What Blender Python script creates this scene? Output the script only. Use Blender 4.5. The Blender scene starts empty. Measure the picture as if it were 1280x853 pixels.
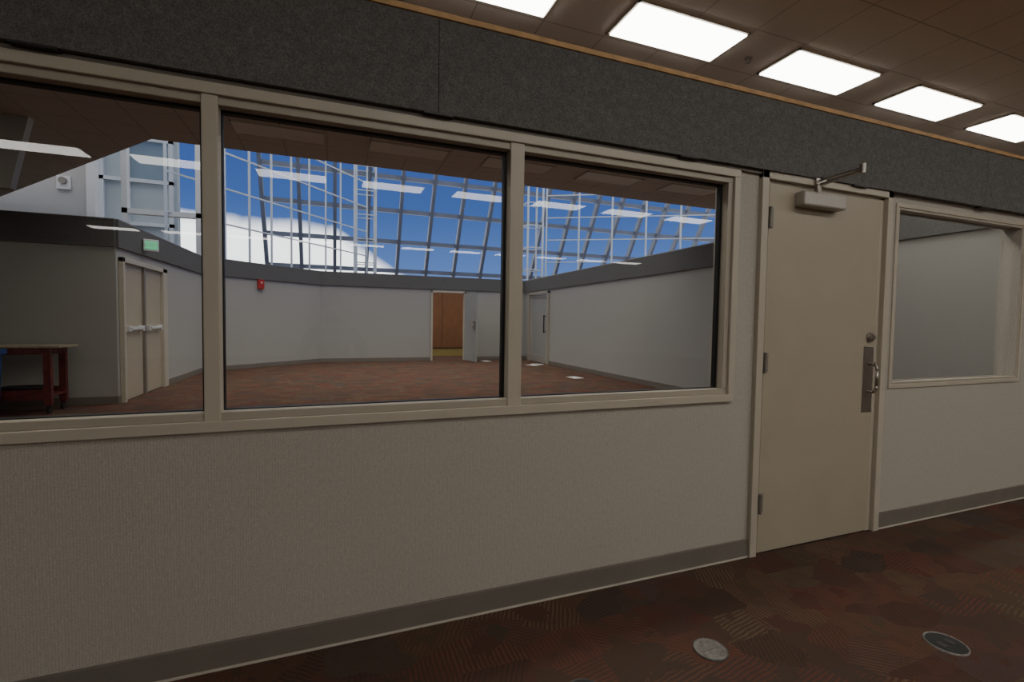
import bpy, bmesh, math, random
from mathutils import Matrix, Vector
random.seed(4)
COL=bpy.context.scene.collection

# ---------------------------------------------------------------- materials
def newmat(name):
    m=bpy.data.materials.new(name); m.use_nodes=True
    nt=m.node_tree; b=nt.nodes['Principled BSDF']
    return m,nt,b
def N(nt,t,**k):
    n=nt.nodes.new(t)
    for a,v in k.items(): setattr(n,a,v)
    return n
def math_(nt,op,a,b=None,clamp=False):
    n=N(nt,'ShaderNodeMath',operation=op,use_clamp=clamp)
    for i,v in enumerate((a,b)):
        if v is None: continue
        if isinstance(v,(int,float)): n.inputs[i].default_value=v
        else: nt.links.new(v,n.inputs[i])
    return n.outputs[0]
def mixc(nt,f,a,b):
    n=N(nt,'ShaderNodeMix',data_type='RGBA')
    if isinstance(f,(int,float)): n.inputs[0].default_value=f
    else: nt.links.new(f,n.inputs[0])
    for i,v in ((6,a),(7,b)):
        if isinstance(v,tuple): n.inputs[i].default_value=(*v,1) if len(v)==3 else v
        else: nt.links.new(v,n.inputs[i])
    return n.outputs[2]
def ramp(nt,f,stops,const=False):
    n=N(nt,'ShaderNodeValToRGB')
    if const: n.color_ramp.interpolation='CONSTANT'
    e=n.color_ramp.elements
    while len(e)<len(stops): e.new(.5)
    for i,(p,c) in enumerate(stops):
        e[i].position=p; e[i].color=(*c,1)
    nt.links.new(f,n.inputs[0]); return n.outputs[0]
def noise(nt,vec,scale,detail=2,rough=.5):
    n=N(nt,'ShaderNodeTexNoise'); n.inputs['Scale'].default_value=scale
    n.inputs['Detail'].default_value=detail; n.inputs['Roughness'].default_value=rough
    nt.links.new(vec,n.inputs['Vector']); return n.outputs['Fac']
def pos(nt): return N(nt,'ShaderNodeNewGeometry').outputs['Position']
def bump(nt,b,h,strength=.3,dist=.002):
    n=N(nt,'ShaderNodeBump'); n.inputs['Strength'].default_value=strength; n.inputs['Distance'].default_value=dist
    nt.links.new(h,n.inputs['Height']); nt.links.new(n.outputs[0],b.inputs['Normal'])
def simple(name,col,rough=.5,metal=0,var=.06,scale=8,spec=.5):
    m,nt,b=newmat(name); p=pos(nt)
    f=noise(nt,p,scale,3)
    lo=tuple(c*(1-var) for c in col); hi=tuple(min(1,c*(1+var)) for c in col)
    nt.links.new(ramp(nt,f,[(.3,lo),(.7,hi)]),b.inputs['Base Color'])
    b.inputs['Roughness'].default_value=rough; b.inputs['Metallic'].default_value=metal
    b.inputs['Specular IOR Level'].default_value=spec
    return m
def emis(name,col,s):
    m,nt,b=newmat(name); b.inputs['Base Color'].default_value=(*col,1)
    b.inputs['Emission Color'].default_value=(*col,1); b.inputs['Emission Strength'].default_value=s
    return m

def fabric(name,col,contrast=.10,ribw=.08):
    m,nt,b=newmat(name); p=pos(nt)
    s=N(nt,'ShaderNodeSeparateXYZ'); nt.links.new(p,s.inputs[0])
    xy=math_(nt,'ADD',s.outputs[0],s.outputs[1])
    wob=noise(nt,p,60,2)
    ph=math_(nt,'ADD',math_(nt,'MULTIPLY',xy,2*math.pi/.0105),math_(nt,'MULTIPLY',wob,3.2))
    rib=math_(nt,'MULTIPLY_ADD',math_(nt,'SINE',ph),.5); rib.node.inputs[2].default_value=.5
    fl=noise(nt,p,150,3,.75)
    mp=N(nt,'ShaderNodeMapping'); mp.inputs['Scale'].default_value=(90,90,36); nt.links.new(p,mp.inputs[0])
    st=noise(nt,mp.outputs[0],1,2,.6); big=noise(nt,p,.9,2)
    v=math_(nt,'ADD',math_(nt,'ADD',math_(nt,'MULTIPLY',rib,ribw),math_(nt,'MULTIPLY',fl,.75)),math_(nt,'MULTIPLY',st,.28))
    lo=tuple(c*(1-contrast*1.6) for c in col); hi=tuple(c*(1+contrast*1.4) for c in col)
    c=ramp(nt,v,[(.32,lo),(.76,hi)])
    c2=mixc(nt,math_(nt,'MULTIPLY',big,.10),c,(col[0]*.7,col[1]*.69,col[2]*.68))
    nt.links.new(c2,b.inputs['Base Color'])
    b.inputs['Roughness'].default_value=.95; b.inputs['Specular IOR Level'].default_value=.1
    bump(nt,b,v,.4,.002)
    return m
FAB=fabric('ribbed_fabric',(.495,.460,.400),.17)
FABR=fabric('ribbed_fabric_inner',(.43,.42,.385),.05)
def felt():
    m,nt,b=newmat('charcoal_felt'); p=pos(nt)
    a=noise(nt,p,170,4,.8); c=noise(nt,p,30,4,.6)
    v=math_(nt,'ADD',math_(nt,'MULTIPLY',a,.8),math_(nt,'MULTIPLY',c,.2))
    nt.links.new(ramp(nt,v,[(.38,(.10,.098,.094)),(.52,(.165,.162,.156)),(.66,(.26,.255,.245))]),b.inputs['Base Color'])
    b.inputs['Roughness'].default_value=1; b.inputs['Specular IOR Level'].default_value=.05
    bump(nt,b,a,.3,.001); return m
FELT=felt()
def carpet():
    m,nt,b=newmat('patchwork_carpet'); p=pos(nt)
    mp=N(nt,'ShaderNodeMapping'); mp.inputs['Scale'].default_value=(1,1.5,1); nt.links.new(p,mp.inputs[0])
    vo=N(nt,'ShaderNodeTexVoronoi',distance='CHEBYCHEV',voronoi_dimensions='2D'); vo.inputs['Scale'].default_value=3.3
    vo.inputs['Randomness'].default_value=.7
    nt.links.new(mp.outputs[0],vo.inputs['Vector'])
    s=N(nt,'ShaderNodeSeparateColor'); nt.links.new(vo.outputs['Color'],s.inputs[0])
    r,g,bl=s.outputs
    c1=ramp(nt,r,[(0,(.140,.072,.055)),(.2,(.125,.080,.058)),(.4,(.150,.082,.060)),(.55,(.138,.096,.066)),(.68,(.150,.068,.054)),(.84,(.118,.084,.068))],True)
    c2=ramp(nt,g,[(0,(.25,.092,.064)),(.25,(.105,.088,.082)),(.45,(.24,.175,.105)),(.6,(.080,.058,.050)),(.78,(.115,.11,.125)),(.9,(.25,.12,.075))],True)
    xyz=N(nt,'ShaderNodeSeparateXYZ'); nt.links.new(p,xyz.inputs[0])
    ang=math_(nt,'MULTIPLY',math_(nt,'FLOOR',math_(nt,'MULTIPLY',bl,4)),math.pi/4+.1)
    d=math_(nt,'ADD',math_(nt,'MULTIPLY',xyz.outputs[0],math_(nt,'COSINE',ang)),math_(nt,'MULTIPLY',xyz.outputs[1],math_(nt,'SINE',ang)))
    w=noise(nt,p,14,2)
    st=math_(nt,'SINE',math_(nt,'ADD',math_(nt,'MULTIPLY',d,2*math.pi/.022),math_(nt,'MULTIPLY',w,6)))
    stm=math_(nt,'GREATER_THAN',st,.1)
    pm=noise(nt,p,5,2)
    msk=math_(nt,'MULTIPLY',stm,math_(nt,'GREATER_THAN',pm,.45))
    c=mixc(nt,math_(nt,'MULTIPLY',msk,.65),c1,c2)
    blot=noise(nt,p,9,3)
    c=mixc(nt,ramp(nt,blot,[(.45,(0,0,0)),(.65,(.45,.45,.45))]),c,(.115,.078,.058))
    fib=noise(nt,p,330,2,.8)
    c=mixc(nt,ramp(nt,fib,[(.35,(.5,.5,.5)),(.65,(0,0,0))]),c,(.03,.02,.017))
    nt.links.new(c,b.inputs['Base Color'])
    b.inputs['Roughness'].default_value=1; b.inputs['Specular IOR Level'].default_value=.05
    bump(nt,b,fib,.7,.004); return m
CARPET=carpet()
def ceilmat():
    m,nt,b=newmat('ceiling_tile'); p=pos(nt)
    s=N(nt,'ShaderNodeSeparateXYZ'); nt.links.new(p,s.inputs[0])
    def line(o,per,off,wid):
        q=math_(nt,'FRACT',math_(nt,'DIVIDE',math_(nt,'SUBTRACT',o,off),per))
        return math_(nt,'LESS_THAN',math_(nt,'ABSOLUTE',math_(nt,'SUBTRACT',q,.5)),wid/per)
    lx=line(s.outputs[0],.573,2.21+.2865-.0,.006); ly=line(s.outputs[1],.57,.85+.285,.006)
    l=math_(nt,'MAXIMUM',lx,ly)
    f=noise(nt,p,90,3,.7)
    c=ramp(nt,f,[(.3,(.49,.44,.385)),(.7,(.56,.505,.445))])
    nt.links.new(mixc(nt,math_(nt,'MULTIPLY',l,.6),c,(.2,.175,.15)),b.inputs['Base Color'])
    b.inputs['Roughness'].default_value=.9; b.inputs['Specular IOR Level'].default_value=.1
    return m
CEIL=ceilmat()
TAN=simple('painted_steel_door',(.455,.400,.300),.42,0,.03,3)
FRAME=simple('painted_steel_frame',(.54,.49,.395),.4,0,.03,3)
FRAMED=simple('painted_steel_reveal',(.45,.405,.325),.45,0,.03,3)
BASE=simple('rubber_baseboard',(.20,.178,.148),.6,0,.06,5)
BEAD=simple('caulk_line',(.6,.55,.47),.6)
WOODT=simple('oak_trim',(.60,.36,.15),.45,0,.2,12)
BLACK=simple('black_gasket',(.012,.012,.012),.5)
STEEL=simple('brushed_steel',(.42,.39,.35),.35,.9,.1,40)
HINGE=simple('worn_hinge_metal',(.26,.24,.21),.45,.4,.1,40)
DULL=simple('dull_metal_rim',(.12,.11,.10),.6,.4,.2,60)
ALU=simple('aluminium_paint',(.50,.47,.43),.45,.3,.05,10)
LID=simple('scuffed_metal_lid',(.26,.24,.225),.6,.4,.3,50)
WHITEP=simple('white_paint',(.66,.67,.67),.7,0,.04,2)
MEZ=simple('pale_blue_grey_paint',(.40,.46,.51),.7,0,.05,1)
UPPER=simple('grey_white_paint',(.46,.46,.45),.8,0,.05,1)
GREYP=simple('pale_grey_paint',(.34,.345,.33),.8,0,.05,1)
SOFF=simple('soffit_grey',(.36,.345,.32),.9,0,.05,1)
PANEG=simple('tinted_glazing',(.20,.27,.34),.15,0,.1,1)
MULL=simple('curtain_wall_mullion',(.15,.175,.24),.5,0,.1,2)
MULLW=simple('white_mullion',(.56,.61,.68),.5,0,.05,2)
RED=simple('red_paint',(.13,.024,.022),.5,0,.45,14)
ALARM=simple('alarm_red',(.50,.03,.025),.4)
BLUEP=simple('blue_plastic',(.03,.07,.22),.5)
PAPER=simple('white_paper',(.7,.7,.7),.8)
DARK=simple('dark_plastic',(.025,.025,.026),.4)
def wood(name,a,b_):
    m,nt,b=newmat(name); p=pos(nt)
    mp=N(nt,'ShaderNodeMapping'); mp.inputs['Scale'].default_value=(12,12,1.2); nt.links.new(p,mp.inputs[0])
    f=noise(nt,mp.outputs[0],2,4,.6)
    nt.links.new(ramp(nt,f,[(.3,a),(.7,b_)]),b.inputs['Base Color']); b.inputs['Roughness'].default_value=.45
    return m
WOOD=wood('cherry_veneer',(.20,.085,.035),(.31,.135,.055))
PLY=wood('worn_plywood',(.30,.24,.16),(.44,.36,.25))
def glass():
    m=bpy.data.materials.new('window_glass'); m.use_nodes=True; nt=m.node_tree; nt.nodes.clear()
    o=N(nt,'ShaderNodeOutputMaterial'); mx=N(nt,'ShaderNodeMixShader')
    t=N(nt,'ShaderNodeBsdfTransparent'); t.inputs[0].default_value=(.90,.91,.90,1)
    g=N(nt,'ShaderNodeBsdfGlossy'); g.inputs['Roughness'].default_value=0.0; g.inputs[0].default_value=(1,1,1,1)
    fr=N(nt,'ShaderNodeFresnel'); fr.inputs[0].default_value=1.5
    nt.links.new(fr.outputs[0],mx.inputs[0]); nt.links.new(t.outputs[0],mx.inputs[1]); nt.links.new(g.outputs[0],mx.inputs[2])
    nt.links.new(mx.outputs[0],o.inputs[0]); return m
GLASS=glass()
LIGHT=emis('troffer_lens',(1,.97,.90),13)
LIGHTOFF=simple('unlit_lens',(.62,.56,.49),.6)

# ---------------------------------------------------------------- geometry
def bm_box(bm,x0,x1,y0,y1,z0,z1):
    v=[bm.verts.new((x,y,z)) for x in (x0,x1) for y in (y0,y1) for z in (z0,z1)]
    for f in ((0,1,3,2),(4,6,7,5),(0,4,5,1),(2,3,7,6),(0,2,6,4),(1,5,7,3)): bm.faces.new([v[i] for i in f])
    return v
def obj_from(name,bm,mat,parent=None,bevel=0,smooth=False):
    bmesh.ops.recalc_face_normals(bm,faces=bm.faces)
    me=bpy.data.meshes.new(name); bm.to_mesh(me); bm.free()
    for m in (mat if isinstance(mat,list) else [mat]): me.materials.append(m)
    if smooth:
        for p in me.polygons: p.use_smooth=True
    o=bpy.data.objects.new(name,me); COL.objects.link(o)
    if parent is not None:
        o.parent=parent; o.matrix_parent_inverse=Matrix.Translation(-parent.location)
    if bevel:
        b=o.modifiers.new('bevel','BEVEL'); b.width=bevel; b.segments=2; b.limit_method='ANGLE'
    return o
def boxes(name,bl,mat,parent=None,bevel=0):
    bm=bmesh.new()
    for b in bl: bm_box(bm,*b)
    return obj_from(name,bm,mat,parent,bevel)
def obox(bm,a,b,w,d):
    a=Vector(a); b=Vector(b); z=(b-a); L=z.length; z.normalize()
    up=Vector((0,0,1)) if abs(z.z)<.95 else Vector((0,1,0))
    x=z.cross(up).normalized(); y=z.cross(x)
    vs=[]
    for t in (a,b):
        for sx,sy in ((-1,-1),(1,-1),(1,1),(-1,1)): vs.append(bm.verts.new(t+x*sx*w/2+y*sy*d/2))
    for f in ((0,1,2,3),(7,6,5,4),(0,4,5,1),(1,5,6,2),(2,6,7,3),(3,7,4,0)): bm.faces.new([vs[i] for i in f])
def cyl(bm,a,b,r,seg=20,r2=None):
    a=Vector(a); b=Vector(b); z=(b-a); L=z.length
    q=z.to_track_quat('Z','Y').to_matrix().to_4x4()
    bmesh.ops.create_cone(bm,cap_ends=True,segments=seg,radius1=r,radius2=r if r2 is None else r2,depth=L,matrix=Matrix.Translation((a+b)/2)@q)
def empty(name,loc,label=None,cat=None,kind=None,group=None):
    o=bpy.data.objects.new(name,None); o.location=loc; o.empty_display_size=.1; COL.objects.link(o)
    tag(o,label,cat,kind,group); return o
def tag(o,label=None,cat=None,kind=None,group=None):
    if label:o['label']=label
    if cat:o['category']=cat
    if kind:o['kind']=kind
    if group:o['group']=group
    return o
S='structure'
# floor / ceiling -------------------------------------------------
fl=boxes('floor',[(-16,30,-18,34,-.1,0)],CARPET); tag(fl,'dark red and brown patchwork carpet floor','floor',S)
bm=bmesh.new()
pts=[(-16,-18),(15,-18),(15,5.9),(-2.4,5.9),(-7,11.6),(-16,11.6)]
lo=[bm.verts.new((x,y,4.0)) for x,y in pts]; hi=[bm.verts.new((x,y,4.12)) for x,y in pts]
bm.faces.new(lo); bm.faces.new(hi)
for i in range(6): bm.faces.new([lo[i],lo[(i+1)%6],hi[(i+1)%6],hi[i]])
tag(obj_from('ceiling',bm,CEIL),'brown acoustic tile suspended ceiling','ceiling',S)
bm=bmesh.new()
prof=[(-7.5,3.05),(-3.80,3.08),(-3.60,4.0),(-7.5,4.0)]
A=[bm.verts.new((x,5.6,z)) for x,z in prof]; B=[bm.verts.new((x,5.72,z)) for x,z in prof]
bm.faces.new(A); bm.faces.new(B)
for i in range(4): bm.faces.new([A[i],A[(i+1)%4],B[(i+1)%4],B[i]])
tag(obj_from('trim_20',bm,SOFF),'grey painted soffit drop with sloped end','trim',S)

# front partition wall --------------------------------------------
T=.14
fw=boxes('wall_front',[(-6,-3.5,0,T,0,2.9),(-3.5,2.30,0,T,0,1.05),(-3.5,2.30,0,T,2.43,2.9),(2.30,2.53,0,T,0,2.9),
 (2.53,3.73,0,T,2.45,2.9),(3.73,3.84,0,T,0,2.9),(3.84,5.50,0,T,0,1.075),(3.84,5.50,0,T,2.38,2.9),(5.50,9.5,0,T,0,2.9)],FAB)
tag(fw,'pale grey-beige ribbed fabric partition wall','wall',S)
joints=[-5.39,-3.93,-2.46,-1.0,.46,1.92,3.38,4.85,6.31,7.77]
bl=[]
for a,b in zip(joints,joints[1:]):
    ga=.0014 if a in(.46,4.85) else .0002; gb=.0014 if b in(.46,4.85) else .0002
    bl.append((a+ga,b-gb,-.045,-.001,2.465,2.895))
tag(boxes('trim_1',bl,FELT),'charcoal felt acoustic band','trim',S)
tag(boxes('trim_2',[(-6,9.5,-.052,T,2.897,2.925)],WOODT,None,.003),'thin oak cap strip','trim',S)
for j in joints[3:8]:
    c=boxes('panel_clip',[(j-.07,j+.07,-.052,.0,2.455,2.4655)],DARK,None,.002)
    tag(c,'small dark metal clip under the felt band','clip',None,'panel clips under the felt band')
tag(boxes('trim_3',[(-6,2.507,-.02,0,2.445,2.46)],BASE),'dark shadow reveal strip','trim',S)
def baseboard(name,segs,h=.118):
    bm=bmesh.new()
    for s in segs: bm_box(bm,*s,0.006,h)
    o=obj_from(name,bm,BASE,None,.003); tag(o,'taupe rubber baseboard','baseboard',S); return o
baseboard('baseboard_front',[(-6,2.507,-.014,0),(3.757,9.5,-.014,0)])
tag(boxes('trim_4',[(-6,2.507,-.020,0,0,.009),(3.757,9.5,-.020,0,0,.009)],BEAD),'pale caulk line at carpet edge','trim',S)

# windows -----------------------------------------------------------
def window(name,x0,x1,z0,z1,mulls,label,c=.045,rv=.035):
    w=empty(name,(x0,0,z0),label,'window',S)
    big=rv>.03
    def ring(a,b,lo,hi,t,y0,y1,tb=None,tl=None,tr=None):
        tb=tb or t; tl=tl or t; tr=tr or t
        return [(a,b,y0,y1,hi-t,hi),(a,b,y0,y1,lo,lo+tb),(a,a+tl,y0,y1,lo+tb,hi-t),(b-tr,b,y0,y1,lo+tb,hi-t)]
    boxes('casing',ring(x0,x1,z0,z1,c,-.022 if big else -.01,.05),FRAME,w,.003)
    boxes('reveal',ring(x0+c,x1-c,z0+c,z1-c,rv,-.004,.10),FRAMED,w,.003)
    s=c+rv
    rx=x1-s; rl=x0+s
    edges=[rl]+[v for m in mulls for v in m]+[rx]
    for m0,m1 in mulls:
        boxes('mullion',[(m0,m1,-.012,.056,z0+c-.002,z1-c+.002)],FRAME,w,.004)
    for i in range(0,len(edges),2):
        a,b=edges[i],edges[i+1]
        if big: boxes('glazing_gasket',ring(a,b,z0+s,z1-s,.012,.045,.075,.004,.005,.016),BLACK,w)
        else: boxes('glazing_gasket',ring(a,b,z0+s,z1-s,.004,.050,.064),BASE,w)
        bm=bmesh.new(); y=.057
        v=[bm.verts.new(p) for p in ((a+.003,y,z0+s+.003),(b-.003,y,z0+s+.003),(b-.003,y,z1-s-.003),(a+.003,y,z1-s-.003))]
        bm.faces.new(v); obj_from('glass_pane',bm,GLASS,w)
    return w
window('window_1',-3.55,2.335,1.022,2.445,[(-2.0,-1.94),(-.498,-.438),(.835,.91)],'long three-pane interior window in beige steel frame')
window('window_2',3.83,5.56,1.045,2.405,[],'fixed interior window in beige steel frame beside door',.03,.018)

# front door --------------------------------------------------------
d=empty('door_1',(2.5,0,0),'beige painted steel door with closer and pull handle','door',S)
boxes('door_frame',[(2.505,2.56,-.03,T,0,2.478),(3.70,3.757,-.03,T,0,2.478),(2.505,3.757,-.03,T,2.42,2.478),
   (2.56,2.578,0.0,T,0,2.42),(3.655,3.70,.0,T,0,2.42),(2.56,3.70,0.0,T,2.402,2.42)],FRAME,d,.003)
boxes('door_leaf',[(2.582,3.652,-.012,.035,.012,2.398)],TAN,d,.003)
for hz in (2.18,1.26,.345):
    bm=bmesh.new(); cyl(bm,(2.578,-.03,hz-.065),(2.578,-.03,hz+.065),.012)
    bm_box(bm,2.560,2.612,-.022,-.012,hz-.06,hz+.06)
    for k in (-.022,.022): cyl(bm,(2.578,-.03,hz+k-.001),(2.578,-.03,hz+k+.001),.0135)
    obj_from('hinge',bm,HINGE,d)
cl=boxes('door_closer',[(2.80,3.19,-.085,-.012,2.27,2.365)],ALU,d,.012)
bm=bmesh.new(); cyl(bm,(2.96,-.05,2.36),(2.96,-.05,2.42),.02)
obox(bm,(2.96,-.05,2.415),(3.0,-.30,2.445),.028,.012)
obox(bm,(3.0,-.30,2.46),(2.99,-.03,2.455),.022,.010)
cyl(bm,(3.0,-.30,2.43),(3.0,-.30,2.485),.018)
bm_box(bm,2.95,3.04,-.045,-.03,2.43,2.475)
a=obj_from('closer_arm',bm,STEEL,d)
boxes('pull_plate',[(3.535,3.640,-.016,-.011,.885,1.36)],STEEL,d,.002)
bm=bmesh.new()
path=[Vector((3.59,-.015+0,1.235)),Vector((3.59,-.05,1.235)),Vector((3.59,-.066,1.22)),Vector((3.59,-.072,1.19)),Vector((3.59,-.072,1.08)),Vector((3.59,-.066,1.05)),Vector((3.59,-.05,1.035)),Vector((3.59,-.015,1.035))]
for p,q in zip(path,path[1:]): cyl(bm,p,q,.010,12)
for p in path[1:-1]: bmesh.ops.create_uvsphere(bm,u_segments=12,v_segments=8,radius=.010,matrix=Matrix.Translation(p))
obj_from('pull_handle',bm,STEEL,d,0,True)
bm=bmesh.new(); cyl(bm,(3.59,-.012,1.425),(3.59,-.022,1.425),.036,28); cyl(bm,(3.59,-.022,1.425),(3.59,-.045,1.425),.024,24,.020)
bm_box(bm,3.586,3.594,-.049,-.044,1.412,1.438)
obj_from('deadbolt',bm,STEEL,d)

# floor boxes -------------------------------------------------------
def cover(x,y,r,rimm,lidm,label,open_):
    e=empty('floor_outlet_cover',(x,y,0),label,'floor outlet',None,'round outlet covers set in the carpet')
    bm=bmesh.new(); seg=40
    ring=[]
    for rr,z in ((r,.0),(r,.005),(r*.95,.008),(r*.92,.003)):
        ring.append([bm.verts.new((x+rr*math.cos(t*2*math.pi/seg),y+rr*math.sin(t*2*math.pi/seg),z)) for t in range(seg)])
    for A,B in zip(ring,ring[1:]):
        for i in range(seg): bm.faces.new([A[i],A[(i+1)%seg],B[(i+1)%seg],B[i]])
    obj_from('rim',bm,rimm,e,0,True)
    if open_:
        bm=bmesh.new(); cyl(bm,(x,y,.001),(x,y,.003),r*.92,40); obj_from('well',bm,BLACK,e)
        for sx in (-1,1):
            bm=bmesh.new(); bm_box(bm,x+sx*.030-.016,x+sx*.030+.016,y-.020,y+.020,.003,.005)
            obj_from('socket',bm,DARK,e,.001)
    else:
        bm=bmesh.new(); cyl(bm,(x,y,.001),(x,y,.006),r*.92,40); obj_from('lid',bm,lidm,e)
        bm=bmesh.new(); bm_box(bm,x-.05,x+.05,y-.004,y+.004,.006,.008); cyl(bm,(x-.03,y+.03,.006),(x-.03,y+.03,.008),.006,10); cyl(bm,(x+.03,y-.03,.006),(x+.03,y-.03,.008),.006,10)
        obj_from('latch',bm,HINGE,e)
    return e
cover(1.625,-.62,.078,DULL,LID,'round dull grey metal outlet cover set in the carpet',False)
cover(2.72,-.965,.085,LID,DARK,'round open floor outlet with dark sockets',True)
cover(.95,-.66,.085,DULL,DARK,'round dark floor outlet cover near the wall',False)

# ceiling fixtures --------------------------------------------------
def troffer(x,y,lit=True):
    e=empty('ceiling_light',(x,y,4.0),'lit rectangular recessed fluorescent ceiling panel' if lit else 'unlit rectangular recessed ceiling panel','ceiling light',None,'recessed ceiling light panels')
    w,dp=1.13,.47
    boxes('light_frame',[(x,x+w,y,y+.02,3.985,4.0),(x,x+w,y+dp-.02,y+dp,3.985,4.0),(x,x+.02,y,y+dp,3.985,4.0),(x+w-.02,x+w,y,y+dp,3.985,4.0)],FRAMED,e)
    boxes('light_lens',[(x+.02,x+w-.02,y+.02,y+dp-.02,3.975 if lit else 3.99,3.999)],LIGHT if lit else LIGHTOFF,e)
for k in range(-4,6): troffer(2.21+1.72*k,.90)
for k in range(-1,4): troffer(2.21+1.72*k,-3.07)
for r in (-7.06,-14.6):
    for k in range(-5,6): troffer(2.21+1.72*k,r)
for k in range(-2,3): troffer(2.21+1.72*k,4.7,False)
e=empty('sprinkler_head',(3.64,1.20,4.0),'small dark pendant sprinkler head in ceiling','sprinkler')
bm=bmesh.new(); x,y=3.64,1.20
cyl(bm,(x,y,3.99),(x,y,4.0),.035); cyl(bm,(x,y,3.965),(x,y,3.99),.010); cyl(bm,(x,y,3.955),(x,y,3.966),.02)
obj_from('sprinkler_body',bm,HINGE,e)

# inner room --------------------------------------------------------
ZB,ZT=2.65,3.10
P=[(-9.5,7.58),(-3.42,7.58),(-3.30,12.65),(-.41,15.2),(7.15,15.2),(7.02,T+.001)]
def seg_prism(bm,a,b,t,z0,z1,off=0):
    a=Vector((*a,0)); b=Vector((*b,0)); dr=(b-a).normalized(); n=Vector((-dr.y,dr.x,0))
    a0=a+n*off; b0=b+n*off; a1=a+n*(off+t)-dr*0; b1=b+n*(off+t)
    vs=[bm.verts.new((p.x,p.y,z)) for z in (z0,z1) for p in (a0,b0,b1,a1)]
    for f in ((0,1,2,3),(4,5,6,7),(0,1,5,4),(1,2,6,5),(2,3,7,6),(3,0,4,7)): bm.faces.new([vs[i] for i in f])
def sub(a,b,t): return (a[0]+(b[0]-a[0])*t,a[1]+(b[1]-a[1])*t)
def wall_seg(name,a,b,opens,label):
    L=math.dist(a,b); bm=bmesh.new(); bb=bmesh.new(); t=0
    for t0,t1,zt in opens:
        seg_prism(bm,sub(a,b,t),sub(a,b,t0),.14,0,3.09); seg_prism(bb,sub(a,b,t),sub(a,b,t0),.012,0,.13,-.012)
        seg_prism(bm,sub(a,b,t0),sub(a,b,t1),.14,zt,3.09); t=t1
    seg_prism(bm,sub(a,b,t),b,.14,0,3.09); seg_prism(bb,sub(a,b,t),b,.012,0.004,.13,-.012)
    tag(obj_from('wall_'+name,bm,FABR),label,'wall',S)
    tag(obj_from('baseboard_'+name,bb,BASE),'taupe rubber baseboard','baseboard',S)
    return L
def frac_y(a,b,y): return (y-a[1])/(b[1]-a[1])
def frac_x(a,b,x): return (x-a[0])/(b[0]-a[0])
wall_seg('niche',P[0],P[1],[],'pale grey fabric partition beside the cart')
wall_seg('west',P[1],P[2],[(frac_y(P[1],P[2],7.72),frac_y(P[1],P[2],9.72),2.45)],'pale grey fabric partition with double doors')
wall_seg('angled',P[2],P[3],[],'angled pale grey fabric partition')
wall_seg('north',P[3],P[4],[(frac_x(P[3],P[4],3.44),frac_x(P[3],P[4],4.66),2.55)],'pale grey fabric partition with open doorway')
wall_seg('east',P[4],P[5],[(frac_y(P[4],P[5],14.6),frac_y(P[4],P[5],12.9),2.55)],'pale grey fabric partition')
for i in range(5):
    bm=bmesh.new(); seg_prism(bm,P[i],P[i+1],.043,ZB,ZT,-.045); tag(obj_from('trim_%d'%(5+i),bm,FELT),'charcoal felt acoustic band','trim',S)
bm=bmesh.new()
for i in range(5): seg_prism(bm,P[i],P[i+1],.2,ZT,ZT+.02,-.05)
tag(obj_from('trim_10',bm,HINGE),'thin cap strip','trim',S)

# double doors on west wall
d2=empty('door_2',(-3.42,7.7,0),'beige steel double doors with push bars','door',S)
def wx(y): return P[1][0]+(P[2][0]-P[1][0])*frac_y(P[1],P[2],y)
X=wx(8.7)
boxes('door_frame',[(X-.02,X+.05,7.66,7.74,0,2.5),(X-.02,X+.05,9.70,9.95,0,2.5),(X-.02,X+.05,7.66,9.95,2.42,2.5)],FRAME,d2,.004)
for y0,y1 in ((7.745,8.70),(8.72,9.695)):
    boxes('door_leaf',[(X-.06,X-.01,y0,y1,.01,2.415)],TAN,d2,.004)
    bm=bmesh.new(); bm_box(bm,X+.03,X+.07,y0+.14,y1-.20,1.25,1.30); bm_box(bm,X-.01,X+.07,y0+.10,y0+.19,1.22,1.32); bm_box(bm,X-.01,X+.07,y1-.24,y1-.15,1.22,1.32)
    obj_from('push_bar',bm,WHITEP,d2,.006)
boxes('center_post',[(X-.01,X+.03,8.67,8.75,0,2.42)],HINGE,d2,.004)
# exit sign
e=empty('exit_sign',(X+.1,9.0,2.95),'white box exit sign with green lit letters','exit sign')
GREEN=emis('exit_green',(.10,.50,.24),.8)
bm=bmesh.new(); bm_box(bm,-.12,.12,-.03,.03,-.11,.11); sb=obj_from('sign_box',bm,WHITEP,e,.008)
bm=bmesh.new(); bm_box(bm,-.10,.10,-.034,-.031,-.075,.075); sf=obj_from('sign_face',bm,GREEN,e)
cu=bpy.data.curves.new('sign_text','FONT'); cu.body='EXIT'; cu.size=.095; cu.align_x='CENTER'; cu.align_y='CENTER'; cu.extrude=.002
to=bpy.data.objects.new('sign_text_curve',cu); COL.objects.link(to); bpy.context.view_layer.update()
me=bpy.data.meshes.new_from_object(to); bpy.data.objects.remove(to); me.materials.clear(); me.materials.append(PAPER)
tt=bpy.data.objects.new('sign_lettering',me); COL.objects.link(tt)
for o in (sb,sf,tt):
    o.parent=e; o.matrix_parent_inverse=Matrix.Identity(4)
tt.rotation_euler=(math.pi/2,0,0); tt.location=(0,-.037,0)
e.location=(X+.16,8.62,2.84); e.rotation_euler=(0,0,math.radians(30))

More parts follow.
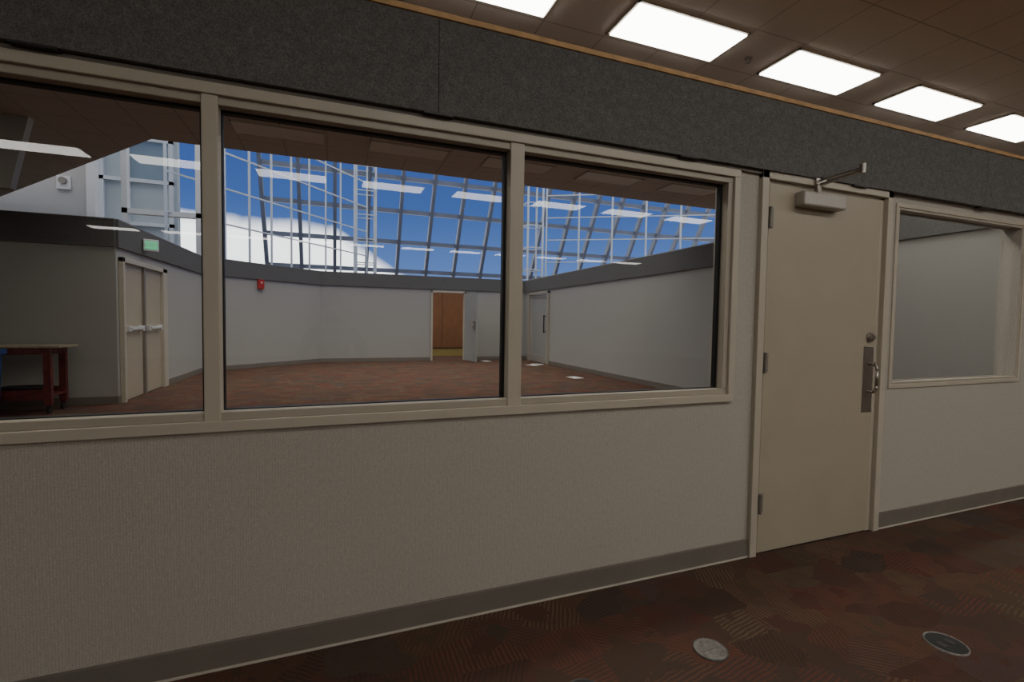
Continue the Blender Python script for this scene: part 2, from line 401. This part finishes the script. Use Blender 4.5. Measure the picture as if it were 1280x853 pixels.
# fire alarm on angled wall
dv=Vector((P[3][0]-P[2][0],P[3][1]-P[2][1],0)).normalized(); ang=math.atan2(dv.y,dv.x)
nrm=Vector((dv.y,-dv.x,0)); base=Vector((P[2][0],P[2][1],2.50))+dv*1.66+nrm*.045
e=empty('fire_alarm',base,'red wall-mounted fire alarm strobe','fire alarm')
for o in (boxes('alarm_body',[(-.09,.09,-.04,.04,-.14,.14)],ALARM,None,.01),boxes('strobe_lens',[(-.03,.03,-.052,-.041,.03,.07)],PAPER,None,.004)):
    o.parent=e
e.rotation_euler=(0,0,ang)
# open doorway north
d3=empty('door_3',(3.44,15.2,0),'open grey door in steel frame','door',S)
boxes('door_frame',[(3.38,3.45,15.14,15.36,0,2.6),(4.65,4.72,15.14,15.36,0,2.6),(3.38,4.72,15.14,15.36,2.53,2.6)],FRAME,d3,.004)
bm=bmesh.new(); obox(bm,(4.68,15.10,1.27),(4.82,14.05,1.27),.05,2.5); obj_from('door_leaf',bm,GREYP,d3)
bm=bmesh.new(); cyl(bm,(4.66,14.16,1.35),(4.75,14.16,1.35),.03); obox(bm,(4.70,14.16,1.35),(4.67,14.30,1.35),.02,.03); bm_box(bm,4.72,4.76,14.10,14.20,1.2,1.5)
obj_from('door_handle',bm,STEEL,d3)
w=empty('wardrobe_cabinet',(4,17.4,0),'tall cherry wood veneer cabinet seen through doorway','cabinet')
boxes('cabinet_carcass',[(2.0,6.6,17.4,17.9,.32,3.0)],WOOD,w)
for i in range(4): boxes('cabinet_door',[(2.02+i*1.14,3.13+i*1.14,17.375,17.399,.36,2.96)],WOOD,w,.004)
boxes('cabinet_plinth',[(2.0,6.6,17.42,17.85,0,.31)],simple('yellow_base',(.42,.33,.10),.5),w)
tag(boxes('wall_corridor',[(0,9,18,18.1,0,3.0)],GREYP),'pale wall behind cabinet','wall',S)
# east door
d4=empty('door_4',(7.1,13.7,0),'grey steel and glass door with pull handle','door',S)
X4=7.12
boxes('door_frame',[(X4-.07,X4+.1,12.84,12.93,0,2.6),(X4-.07,X4+.1,14.57,14.66,0,2.6),(X4-.07,X4+.1,12.84,14.66,2.52,2.6)],FRAMED,d4,.004)
boxes('door_leaf',[(X4-.0,X4+.05,12.95,13.08,.01,2.5),(X4-.0,X4+.05,14.42,14.55,.01,2.5),(X4,X4+.05,13.08,14.42,.01,.28),(X4,X4+.05,13.08,14.42,2.38,2.5)],ALU,d4,.004)
boxes('door_glass',[(X4+.02,X4+.026,13.08,14.42,.28,2.38)],simple('hazy_glass',(.36,.36,.34),.3),d4)
bm=bmesh.new(); cyl(bm,(X4-.09,13.12,1.1),(X4-.09,13.12,1.75),.022); cyl(bm,(X4-.09,13.12,1.15),(X4,13.12,1.15),.012); cyl(bm,(X4-.09,13.12,1.7),(X4,13.12,1.7),.012)
obj_from('pull_handle',bm,DARK,d4)
for x,y,r in ((5.35,14.6,.2),(7.0-.55,12.7,.5),(6.15,9.1,.1),(6.75,13.0,1.0)):  # thin white sheets standing for the white spots on the floor
    o=boxes('white_sheet',[(-.15,.15,-.21,.21,0,.003)],PAPER); o.location=(x,y,.001); o.rotation_euler=(0,0,r)
    tag(o,'thin white sheet lying on carpet','paper',None,'thin white sheets on the carpet')

# cart ---------------------------------------------------------------
c=empty('utility_cart',(-4.45,7.05,0),'worn dark red metal utility cart with plywood top','cart')
x0,x1,y0,y1=-5.1,-3.97,6.80,7.30
boxes('table_top',[(x0-.04,x1+.12,y0-.03,y1+.03,1.0,1.03)],PLY,c,.004)
boxes('cart_frame',[(x0,x1,y0,y0+.03,.90,1.0),(x0,x1,y1-.03,y1,.90,1.0),(x0,x0+.03,y0+.03,y1-.03,.90,1.0),(x1-.03,x1,y0+.03,y1-.03,.90,1.0)],RED,c,.003)
for lx in (x0,x1-.09):
    for ly in (y0,y1-.07): boxes('leg',[(lx,lx+.09,ly,ly+.07,.13,.90)],RED,c,.006)
boxes('lower_shelf',[(x0+.01,x1-.01,y0+.01,y1-.01,.26,.29),(x0+.09,x1-.09,y0,y0+.02,.22,.37),(x0+.09,x1-.09,y1-.02,y1,.22,.37)],RED,c)
for lx in (x0+.05,x1-.05):
    for ly in (y0+.05,y1-.05):
        bm=bmesh.new(); cyl(bm,(lx-.018,ly,.055),(lx+.018,ly,.055),.055); bm_box(bm,lx-.03,lx+.03,ly-.02,ly+.02,.09,.13)
        obj_from('caster',bm,DARK,c)
bm=bmesh.new()
for k in range(7):
    r=.06+.018*k; cx,cy=-4.4,7.05
    pp=[Vector((cx+r*1.6*math.cos(t*.35),cy+r*math.sin(t*.35),.305+.014*k)) for t in range(19)]
    for p,q in zip(pp,pp[1:]): cyl(bm,p,q,.014,6)
tag(obj_from('cable_coil',bm,DARK),'coiled dark cable on the cart shelf','cable')
b=empty('storage_bin',(-4.7,6.4,0),'blue plastic storage bin beside the cart','bin')
bm=bmesh.new(); v=bm_box(bm,-4.95,-4.42,6.13,6.63,0,.98)
for q in v:
    if q.co.z<.1: q.co.x=-4.675+(q.co.x+4.675)*.85; q.co.y=6.38+(q.co.y-6.38)*.85
obj_from('bin_body',bm,BLUEP,b,.02)
boxes('bin_rim',[(-4.98,-4.39,6.10,6.13,.92,1.0),(-4.98,-4.39,6.63,6.66,.92,1.0),(-4.98,-4.95,6.13,6.63,.92,1.0),(-4.42,-4.39,6.13,6.63,.92,1.0)],BLUEP,b,.008)

# upper walls at left -------------------------------------------
tag(boxes('wall_upper',[(-15.8,-5.5,12.2,12.5,0,8.5)],UPPER),'tall grey-white painted atrium wall','wall',S)
tag(boxes('wall_mezzanine',[(-12,-5.05,17.4,17.7,0,9.5)],MEZ),'pale blue-grey recessed atrium wall','wall',S)
w6=empty('window_6',(-8,17.3,4),'white framed upper-storey windows on pale wall','window',S)
boxes('upper_frame',[(-8.6,-5.15,17.28,17.4,z,z+.12) for z in (3.2,4.55,6.0,7.4)]+[(x,x+.12,17.28,17.4,3.2,7.5) for x in (-8.6,-7.9,-7.2,-6.5,-5.27)],MULLW,w6)
boxes('upper_pane',[(-8.5,-7.1,17.37,17.39,4.6,6.0),(-7.1,-6.4,17.37,17.39,3.3,4.6),(-6.4,-5.2,17.37,17.39,6.1,7.4)],PANEG,w6)
tag(boxes('trim_11',[(-5.5,-5.33,12.0,12.2,3.12,8.5),(-5.33,-3.5,13.5,13.7,4.28,4.42),(-5.33,-5.2,13.5,13.7,3.12,8),(-3.62,-3.5,13.5,13.7,3.12,8.5)],WHITEP),'white atrium posts and ledge','trim',S)
e=empty('horn_strobe',(-5.98,12.18,4.6),'white square horn strobe on wall','alarm')
boxes('strobe_plate',[(-6.12,-5.85,12.14,12.2,4.48,4.80)],PAPER,e,.01)
bm=bmesh.new(); cyl(bm,(-5.985,12.08,4.68),(-5.985,12.14,4.68),.08); obj_from('strobe_dome',bm,HINGE,e)

# curtain walls --------------------------------------------------------
def facet(name,a,b,zs,n,w,mat,label,slope=0,top=12,dep=None):
    bm=bmesh.new(); dep=dep or w
    a=Vector((*a,0)); b=Vector((*b,0)); dr=(b-a).normalized(); nrm=Vector((dr.y,-dr.x,0))
    L=top/math.cos(slope); up=Vector((0,0,1))*math.cos(slope)+nrm*math.sin(slope)
    for i in range(n+1):
        p=a.lerp(b,i/n); obox(bm,p,p+up*L,w,dep)
    for z in zs:
        k=z/math.cos(slope); obox(bm,a+up*k,b+up*k,w*.7,dep*.7)
    o=obj_from(name,bm,mat); tag(o,label,'window',S); return o
facet('window_3',(-4.3,13.4),(1.45,20.5),[3.3,4.4,5.5,6.6,7.7,8.8],10,.065,MULLW,'white framed vertical atrium glazing')
facet('window_4',(-3,26),(34,26),[2.6,4.1,5.5,6.9,8.3,9.7,11.1],24,.16,MULL,'sloped dark framed atrium curtain wall',math.radians(30),14,.3)
facet('window_5',(10.0,19.5),(24,11.5),[3.4,4.5,5.6,6.7,7.8],10,.065,MULLW,'white framed vertical atrium glazing')
def tower(x,y,s,nm):
    bm=bmesh.new()
    for dx,dy in ((0,0),(s,0),(0,s),(s,s)): obox(bm,(x+dx,y+dy,0),(x+dx,y+dy,13),.08,.08)
    z=3
    while z<13:
        for p,q in (((0,0),(s,0)),((s,0),(s,s)),((s,s),(0,s)),((0,s),(0,0))): obox(bm,(x+p[0],y+p[1],z),(x+q[0],y+q[1],z),.045,.045)
        z+=1.1
    return tag(obj_from(nm,bm,MULLW),'pale ladder-like glazing mast','trim',S)
tower(1.0,20.6,.85,'trim_12')
tower(9.0,19.5,.8,'trim_13')

tag(boxes('wall_south',[(-16,15,-18.1,-18,0,4)],FAB),'pale fabric wall','wall',S)
tag(boxes('wall_far_west',[(-16.1,-16,-18,12.5,0,9)],FAB),'pale wall','wall',S)
tag(boxes('wall_far_east',[(15,15.1,-18,5.9,0,4)],FAB),'pale wall','wall',S)

# photographer, seen mirrored in the panes ----------------------------------
def person():
    V=[];E=[];Rr=[]
    def v(x,y,z,r,par=None):
        V.append((x,y,z)); Rr.append(r)
        if par is not None: E.append((par,len(V)-1))
        return len(V)-1
    Y=-2.52
    pel=v(0,Y,.98,.15); wa=v(0,Y-.01,1.12,.135,pel); ch=v(0,Y,1.30,.155,wa); nk=v(0,Y+.01,1.44,.062,ch)
    hd=v(0,Y+.03,1.53,.078,nk); hd2=v(0,Y+.03,1.62,.088,hd); v(0,Y+.02,1.70,.062,hd2)
    for s in (-1,1):
        sh=v(s*.19,Y,1.36,.072,ch); el=v(s*.30,Y+.03,1.13,.052,sh); wr=v(s*.15,Y+.14,1.40,.032,el)
        pm=v(s*.115,Y+.165,1.455,.028,wr)
        for i in range(4):
            k=v(s*(.098-.003*i),Y+.185+.004*i,1.505-.019*i,.009,pm); k2=v(s*(.078-.002*i),Y+.20+.002*i,1.512-.019*i,.008,k)
        t=v(s*.095,Y+.145,1.46,.010,pm); v(s*.085,Y+.140,1.475,.009,t)
        hp=v(s*.10,Y,.90,.105,pel); kn=v(s*.13,Y+.01,.50,.065,hp); an=v(s*.14,Y-.02,.10,.045,kn); v(s*.155,Y+.14,.045,.04,an)
    me=bpy.data.meshes.new('person_body'); me.from_pydata(V,E,[])
    o=bpy.data.objects.new('body',me); COL.objects.link(o)
    o.modifiers.new('s','SKIN'); sb_=o.modifiers.new('d','SUBSURF'); sb_.levels=2; sb_.render_levels=2
    if len(me.skin_vertices):
        for i,r in enumerate(Rr): me.skin_vertices[0].data[i].radius=(r,r*.8 if i<4 else r)
        me.skin_vertices[0].data[0].use_root=True
    m,nt,b=newmat('person_surface'); p=pos(nt); s=N(nt,'ShaderNodeSeparateXYZ'); nt.links.new(p,s.inputs[0])
    c=ramp(nt,math_(nt,'DIVIDE',s.outputs[2],2.0),[(0,(.02,.018,.016)),(.045,(.03,.035,.05)),(.48,(.035,.035,.04)),(.705,(.42,.26,.19))],True)
    nt.links.new(c,b.inputs['Base Color']); b.inputs['Roughness'].default_value=.8
    me.materials.append(m)
    e=empty('person',(0,Y,0),'person standing in dark clothes holding a camera to the face','person')
    o.parent=e; o.matrix_parent_inverse=Matrix.Translation((0,-Y,0))
    bm=bmesh.new(); bmesh.ops.create_uvsphere(bm,u_segments=24,v_segments=14,radius=.105,matrix=Matrix.Translation((0,Y+.005,1.655))@Matrix.Diagonal((.92,1,1,1)))
    for q in list(bm.verts):
        if q.co.z<1.60 and q.co.y>Y-.02: bm.verts.remove(q)
    obj_from('hair',bm,simple('brown_hair',(.05,.03,.02),.7),e,0,True)
    sk=simple('skin',(.42,.26,.19),.6)
    for s_ in (-1,1):
        bm=bmesh.new(); bmesh.ops.create_uvsphere(bm,u_segments=10,v_segments=8,radius=.03,matrix=Matrix.Translation((s_*.092,Y+.02,1.59))@Matrix.Diagonal((.35,.7,1,1)))
        obj_from('ear',bm,sk,e,0,True)
    bm=bmesh.new(); cyl(bm,(0,Y+.115,1.585),(0,Y+.105,1.625),.016,10,.008)
    obj_from('nose',bm,sk,e,0,True)
person()
pc=empty('photo_camera',(0,-2.35,1.5),'black digital camera held by a person','camera')
boxes('camera_body',[(-.07,.07,-2.365,-2.325,1.44,1.535),(-.03,.03,-2.36,-2.325,1.535,1.56),(-.07,-.045,-2.325,-2.31,1.44,1.53)],DARK,pc,.006)
bm=bmesh.new(); cyl(bm,(0,-2.325,1.488),(0,-2.285,1.488),.036,24); cyl(bm,(0,-2.288,1.488),(0,-2.282,1.488),.039,24); obj_from('camera_lens',bm,BLACK,pc)

# world -------------------------------------------------------------------
W=bpy.data.worlds.new('World'); bpy.context.scene.world=W; W.use_nodes=True; nt=W.node_tree
bg=nt.nodes['Background']; tc=N(nt,'ShaderNodeTexCoord').outputs['Generated']
s=N(nt,'ShaderNodeSeparateXYZ'); nt.links.new(tc,s.inputs[0])
mr=N(nt,'ShaderNodeMapRange'); nt.links.new(s.outputs[0],mr.inputs[0])
for i,v in ((1,.0),(2,.20),(3,.185),(4,.055)): mr.inputs[i].default_value=v
nz=noise(nt,tc,6,4,.6)
th=math_(nt,'ADD',mr.outputs[0],math_(nt,'MULTIPLY',math_(nt,'SUBTRACT',nz,.5),.04))
dz=math_(nt,'SUBTRACT',th,s.outputs[2])
cl_=ramp(nt,math_(nt,'MULTIPLY',dz,35),[(.0,(0,0,0)),(1,(1,1,1))])
sky=ramp(nt,s.outputs[2],[(0,(.24,.40,.80)),(.10,(.12,.235,.60)),(.22,(.06,.14,.44)),(.35,(.045,.10,.36)),(.5,(.08,.13,.33))])
c=mixc(nt,cl_,sky,(2.4,2.45,2.5))
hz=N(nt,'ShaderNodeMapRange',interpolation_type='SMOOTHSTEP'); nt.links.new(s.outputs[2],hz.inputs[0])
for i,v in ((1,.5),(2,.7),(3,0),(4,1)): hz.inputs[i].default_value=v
c=mixc(nt,hz.outputs[0],c,(1.85,1.78,1.62))  # bright overhead sky added out of view to light the inner room
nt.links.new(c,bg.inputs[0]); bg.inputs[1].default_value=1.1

# camera -------------------------------------------------------------------
yaw,pit,rol=math.radians(20.74),math.radians(-2.37),.01488
F=Vector((math.sin(yaw)*math.cos(pit),math.cos(yaw)*math.cos(pit),math.sin(pit))); R=Vector((math.cos(yaw),-math.sin(yaw),0)); U=R.cross(F)
R2=R*math.cos(rol)+U*math.sin(rol); U2=-R*math.sin(rol)+U*math.cos(rol)
cd=bpy.data.cameras.new('camera'); cd.lens=591.1/1280*36; cd.sensor_width=36; cd.clip_start=.02; cd.clip_end=300
co=bpy.data.objects.new('camera',cd); COL.objects.link(co)
m=Matrix((R2,U2,-F)).transposed().to_4x4(); m.translation=Vector((0,-2.271,1.5)); co.matrix_world=m
bpy.context.scene.camera=co
